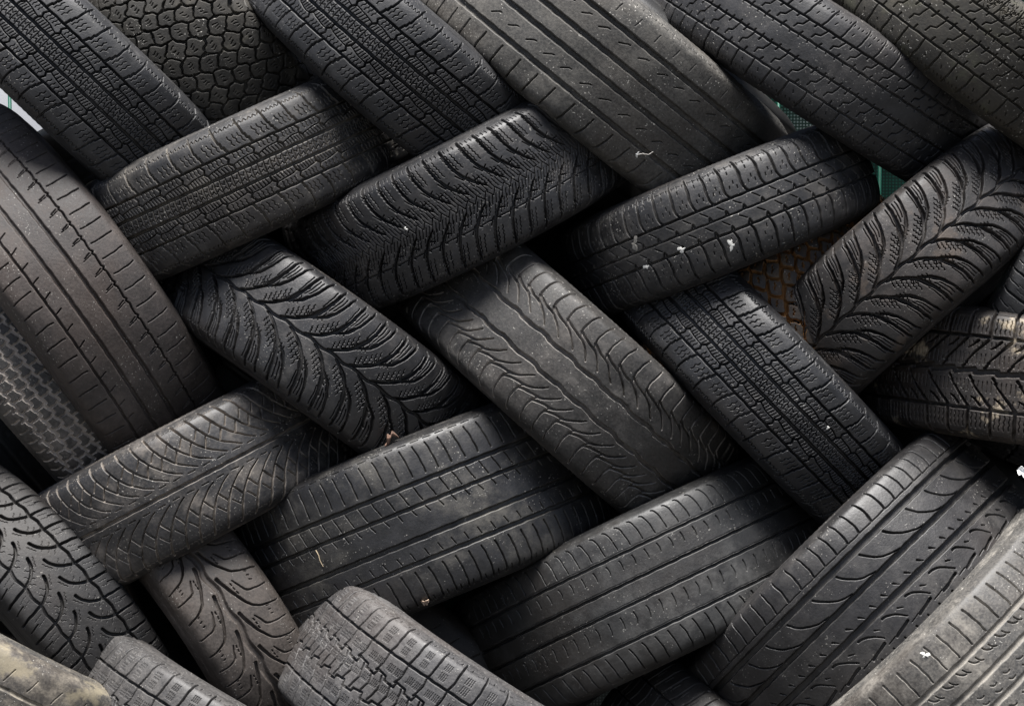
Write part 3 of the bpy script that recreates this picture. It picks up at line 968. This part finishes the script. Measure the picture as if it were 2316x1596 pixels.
# ------------------------------------------------------------------ small things lying on the tyres
def blob(name, p, nrm, r, h, mat, label, cat, seed, stretch=1.0, group=None):
    """a small lumpy splash of droppings"""
    rng = random.Random(seed)
    nphi, nr_ = 48, 7
    zax = Vector(nrm)
    xax = zax.orthogonal().normalized()
    xax = Matrix.Rotation(rng.uniform(0, 6.28), 3, zax) @ xax
    yax = zax.cross(xax)
    k = [rng.uniform(-.25, .25) for _ in range(4)]
    V = []
    for i in range(nphi):
        a = 2 * math.pi * i / nphi
        ro = r * (.62 + .30 * math.sin(2 * a + 9 * k[0]) + .22 * math.sin(3 * a + 9 * k[1]) + .13 * math.sin(5 * a + 9 * k[2]) + .07 * math.sin(11 * a + 9 * k[3]))
        for j in range(nr_):
            t = j / (nr_ - 1)
            q = ro * t
            hh = h * (1 - t ** 3) * (.5 + .1 * math.sin(3 * a + 3 * t)) - .0006 * t
            V.append(xax * q * math.cos(a) * stretch + yax * q * math.sin(a) + zax * (hh + .0004))
    o = mesh_from(name, np.array([tuple(v) for v in V]), grid_faces(nphi, nr_), mat)
    o.location = p
    o['label'], o['category'] = label, cat
    if group:
        o['group'] = group
    return o

white = plain('dropping_white', (.62, .61, .57), .7, .25, 300)
for i, (x, y, r, st, lb) in enumerate((
        (1655, 553, .0075, 1.7, 'largest white bird dropping, on the blocky tyre above its lower shoulder'),
        (1541, 566, .0055, 1.6, 'round white bird dropping in the middle of the blocky tyre'),
        (1462, 604, .0060, 1.5, 'pale bird dropping nearest the lower end of the blocky tyre'),
        (1436, 553, .0085, 1.5, 'smeared grey bird dropping on the blocky tyre beside its upper shoulder'))):
    p, n = on_tyre('b3', x, y)
    m = white if i != 3 else plain('dropping_grey', (.20, .19, .17), .8, .4, 200)
    blob('bird_dropping', p, n, r, .0007, m, lb, 'bird dropping', 30 + i, st, 'bird droppings on the worn black tyre')
p, n = on_tyre('g2', 2092, 1481)
blob('bird_dropping', p, n, .0065, .0015, white, 'white bird dropping on the shoulder of the dusty ribbed tyre', 'bird dropping', 51, 1.2)
p, n = on_tyre('b2', 918, 518)
blob('bird_dropping', p, n, .0038, .0015, white, 'small white bird dropping on the claw grooved winter tyre', 'bird dropping', 52, 1.1)
p, n = on_tyre('d3', 1873, 967)
blob('bird_dropping', p, n, .0045, .0016, white, 'small white bird dropping on the clean chevron ribbed tyre', 'bird dropping', 53, .6)

def curl(name, p, nrm, L, w, mat, label, cat, seed, bend=2.0, along=None):
    """a dry leaf or scrap: a curled ragged strip with thickness"""
    rng = random.Random(seed)
    zax = Vector(nrm)
    xax = (Vector(along) - zax * zax.dot(Vector(along))).normalized() if along is not None else zax.orthogonal().normalized()
    yax = zax.cross(xax)
    nu, nv = 22, 9
    V = []
    for i in range(nu):
        u = i / (nu - 1) - .5
        ww = w * (1 - (2 * u) ** 2) ** .5 * (1 + .35 * math.sin(19 * u + seed)) if abs(u) < .499 else .0004
        for j in range(nv):
            v = j / (nv - 1) - .5
            zc = .12 * L + .22 * L * math.sin(bend * u * 2 + .6) + ww * 1.1 * (v * v) * 2 + .05 * L * math.sin(11 * u + 6 * v)
            V.append(xax * u * L + yax * (v * ww + .12 * L * math.sin(4 * u)) + zax * zc)
    o = mesh_from(name, np.array([tuple(v) for v in V]), grid_faces(nu, nv, wrap=False), mat)
    so = o.modifiers.new('thickness', 'SOLIDIFY')
    so.thickness = .0005
    o.location = p
    o['label'], o['category'] = label, cat
    return o

dry = plain('dry_leaf', (.17, .10, .07), .8, .5, 160)
p, n = on_tyre('e2', 884, 999)
curl('dry_leaf', p, n, .026, .012, dry, 'curled dry brown leaf scrap on the upper edge of the shiny ribbed tyre', 'leaf', 3, 2.4, (1, 0, .35))
p, n = on_tyre('e2', 960, 1357)
curl('dry_leaf', p, n, .013, .007, plain('pale_leaf', (.30, .22, .16), .8, .4, 160), 'tiny pale leaf scrap on the lower shoulder of the shiny ribbed tyre', 'leaf', 5, 2.4, (1, 0, .2))

def twig(pts, r, mat, label, cat='twig', name='twig'):
    """a thin bent stalk through world points"""
    P = [Vector(q) for q in pts]
    base = P[0].copy()
    nk = 6
    V = []
    for i, q in enumerate(P):
        t = (P[min(i + 1, len(P) - 1)] - P[max(i - 1, 0)]).normalized()
        a = t.orthogonal().normalized()
        b = t.cross(a)
        rr = r * (1 - .5 * i / len(P))
        for k in range(nk):
            w = 2 * math.pi * k / nk
            V.append(q - base + (a * math.cos(w) + b * math.sin(w)) * rr)
    nV = len(P)
    F = [[i * nk + k, i * nk + (k + 1) % nk, (i + 1) * nk + (k + 1) % nk, (i + 1) * nk + k] for i in range(nV - 1) for k in range(nk)]
    o = mesh_from(name, np.array([tuple(v) for v in V]), np.array(F), mat)
    o.location = base
    o['label'], o['category'] = label, cat
    return o

def along_tyre(key, pts, lift):
    out = []
    for x, y in pts:
        p, n = on_tyre(key, x, y)
        out.append(p + n * lift)
    return out
straw = plain('straw', (.45, .36, .24), .7, .25, 80)
twig(along_tyre('e2', [(716, 1243), (722, 1254), (725, 1266), (732, 1280)], .0012), .0009, straw, 'thin straw coloured stalk on the shiny ribbed tyre')
twig(along_tyre('a4', [(1440, 350), (1452, 347), (1466, 348), (1477, 343)], .0016), .0011, plain('pale_stalk', (.6, .56, .5), .7, .2, 80), 'short pale stalk on the lower edge of the wide grey tyre')
p, n = on_tyre('a4', 1440, 350)
blob('bird_dropping', p + n * .001, n, .0042, .002, white, 'white bird dropping at the end of the pale stalk', 'bird dropping', 61, 1.3)

# scrap of white paper wedged in the dark gap by the notched tyre
p = at(2318, 1063, .02)
sc_ = curl('paper_scrap', Vector(p), Vector(-FWD), .022, .016, plain('white_paper', (.85, .85, .84), .6, .05, 50), 'torn scrap of white paper in the dark gap under the Z notched tyre', 'paper', 9, 1.2, (1, 0, -.3))

# ------------------------------------------------------------------ light: bright overcast
ELEV, AZ = math.radians(81), math.radians(188)          # azimuth measured from +Y, clockwise: behind the viewer
w = bpy.data.worlds.new('World')
scene.world = w
w.use_nodes = True
nt = w.node_tree
bg = nt.nodes['Background']
sky = nt.nodes.new('ShaderNodeTexSky')
sky.sky_type = 'NISHITA'
sky.sun_disc = False
sky.sun_elevation, sky.sun_rotation = ELEV, AZ
sky.air_density, sky.dust_density, sky.ozone_density = 1.0, 4.0, 1.0
nt.links.new(sky.outputs[0], bg.inputs['Color'])
bg.inputs["Strength"].default_value = .05
sl = bpy.data.lights.new('sun', 'SUN')
sl.energy, sl.angle, sl.color = 5.0, math.radians(34), (1.0, .985, .965)
so = bpy.data.objects.new('sun', sl)
COL.objects.link(so)
sd = Vector((math.sin(AZ) * math.cos(ELEV), math.cos(AZ) * math.cos(ELEV), math.sin(ELEV)))
so.rotation_euler = sd.to_track_quat('Z', 'Y').to_euler()
so.location = sd * 8

vs = scene.view_settings
vs.view_transform, vs.look, vs.gamma = 'Standard', 'None', 1.0
vs.exposure = 1.25
vs.use_curve_mapping = False
scene.render.engine = 'CYCLES'
scene.cycles.use_denoising = True
scene.cycles.max_bounces = 6
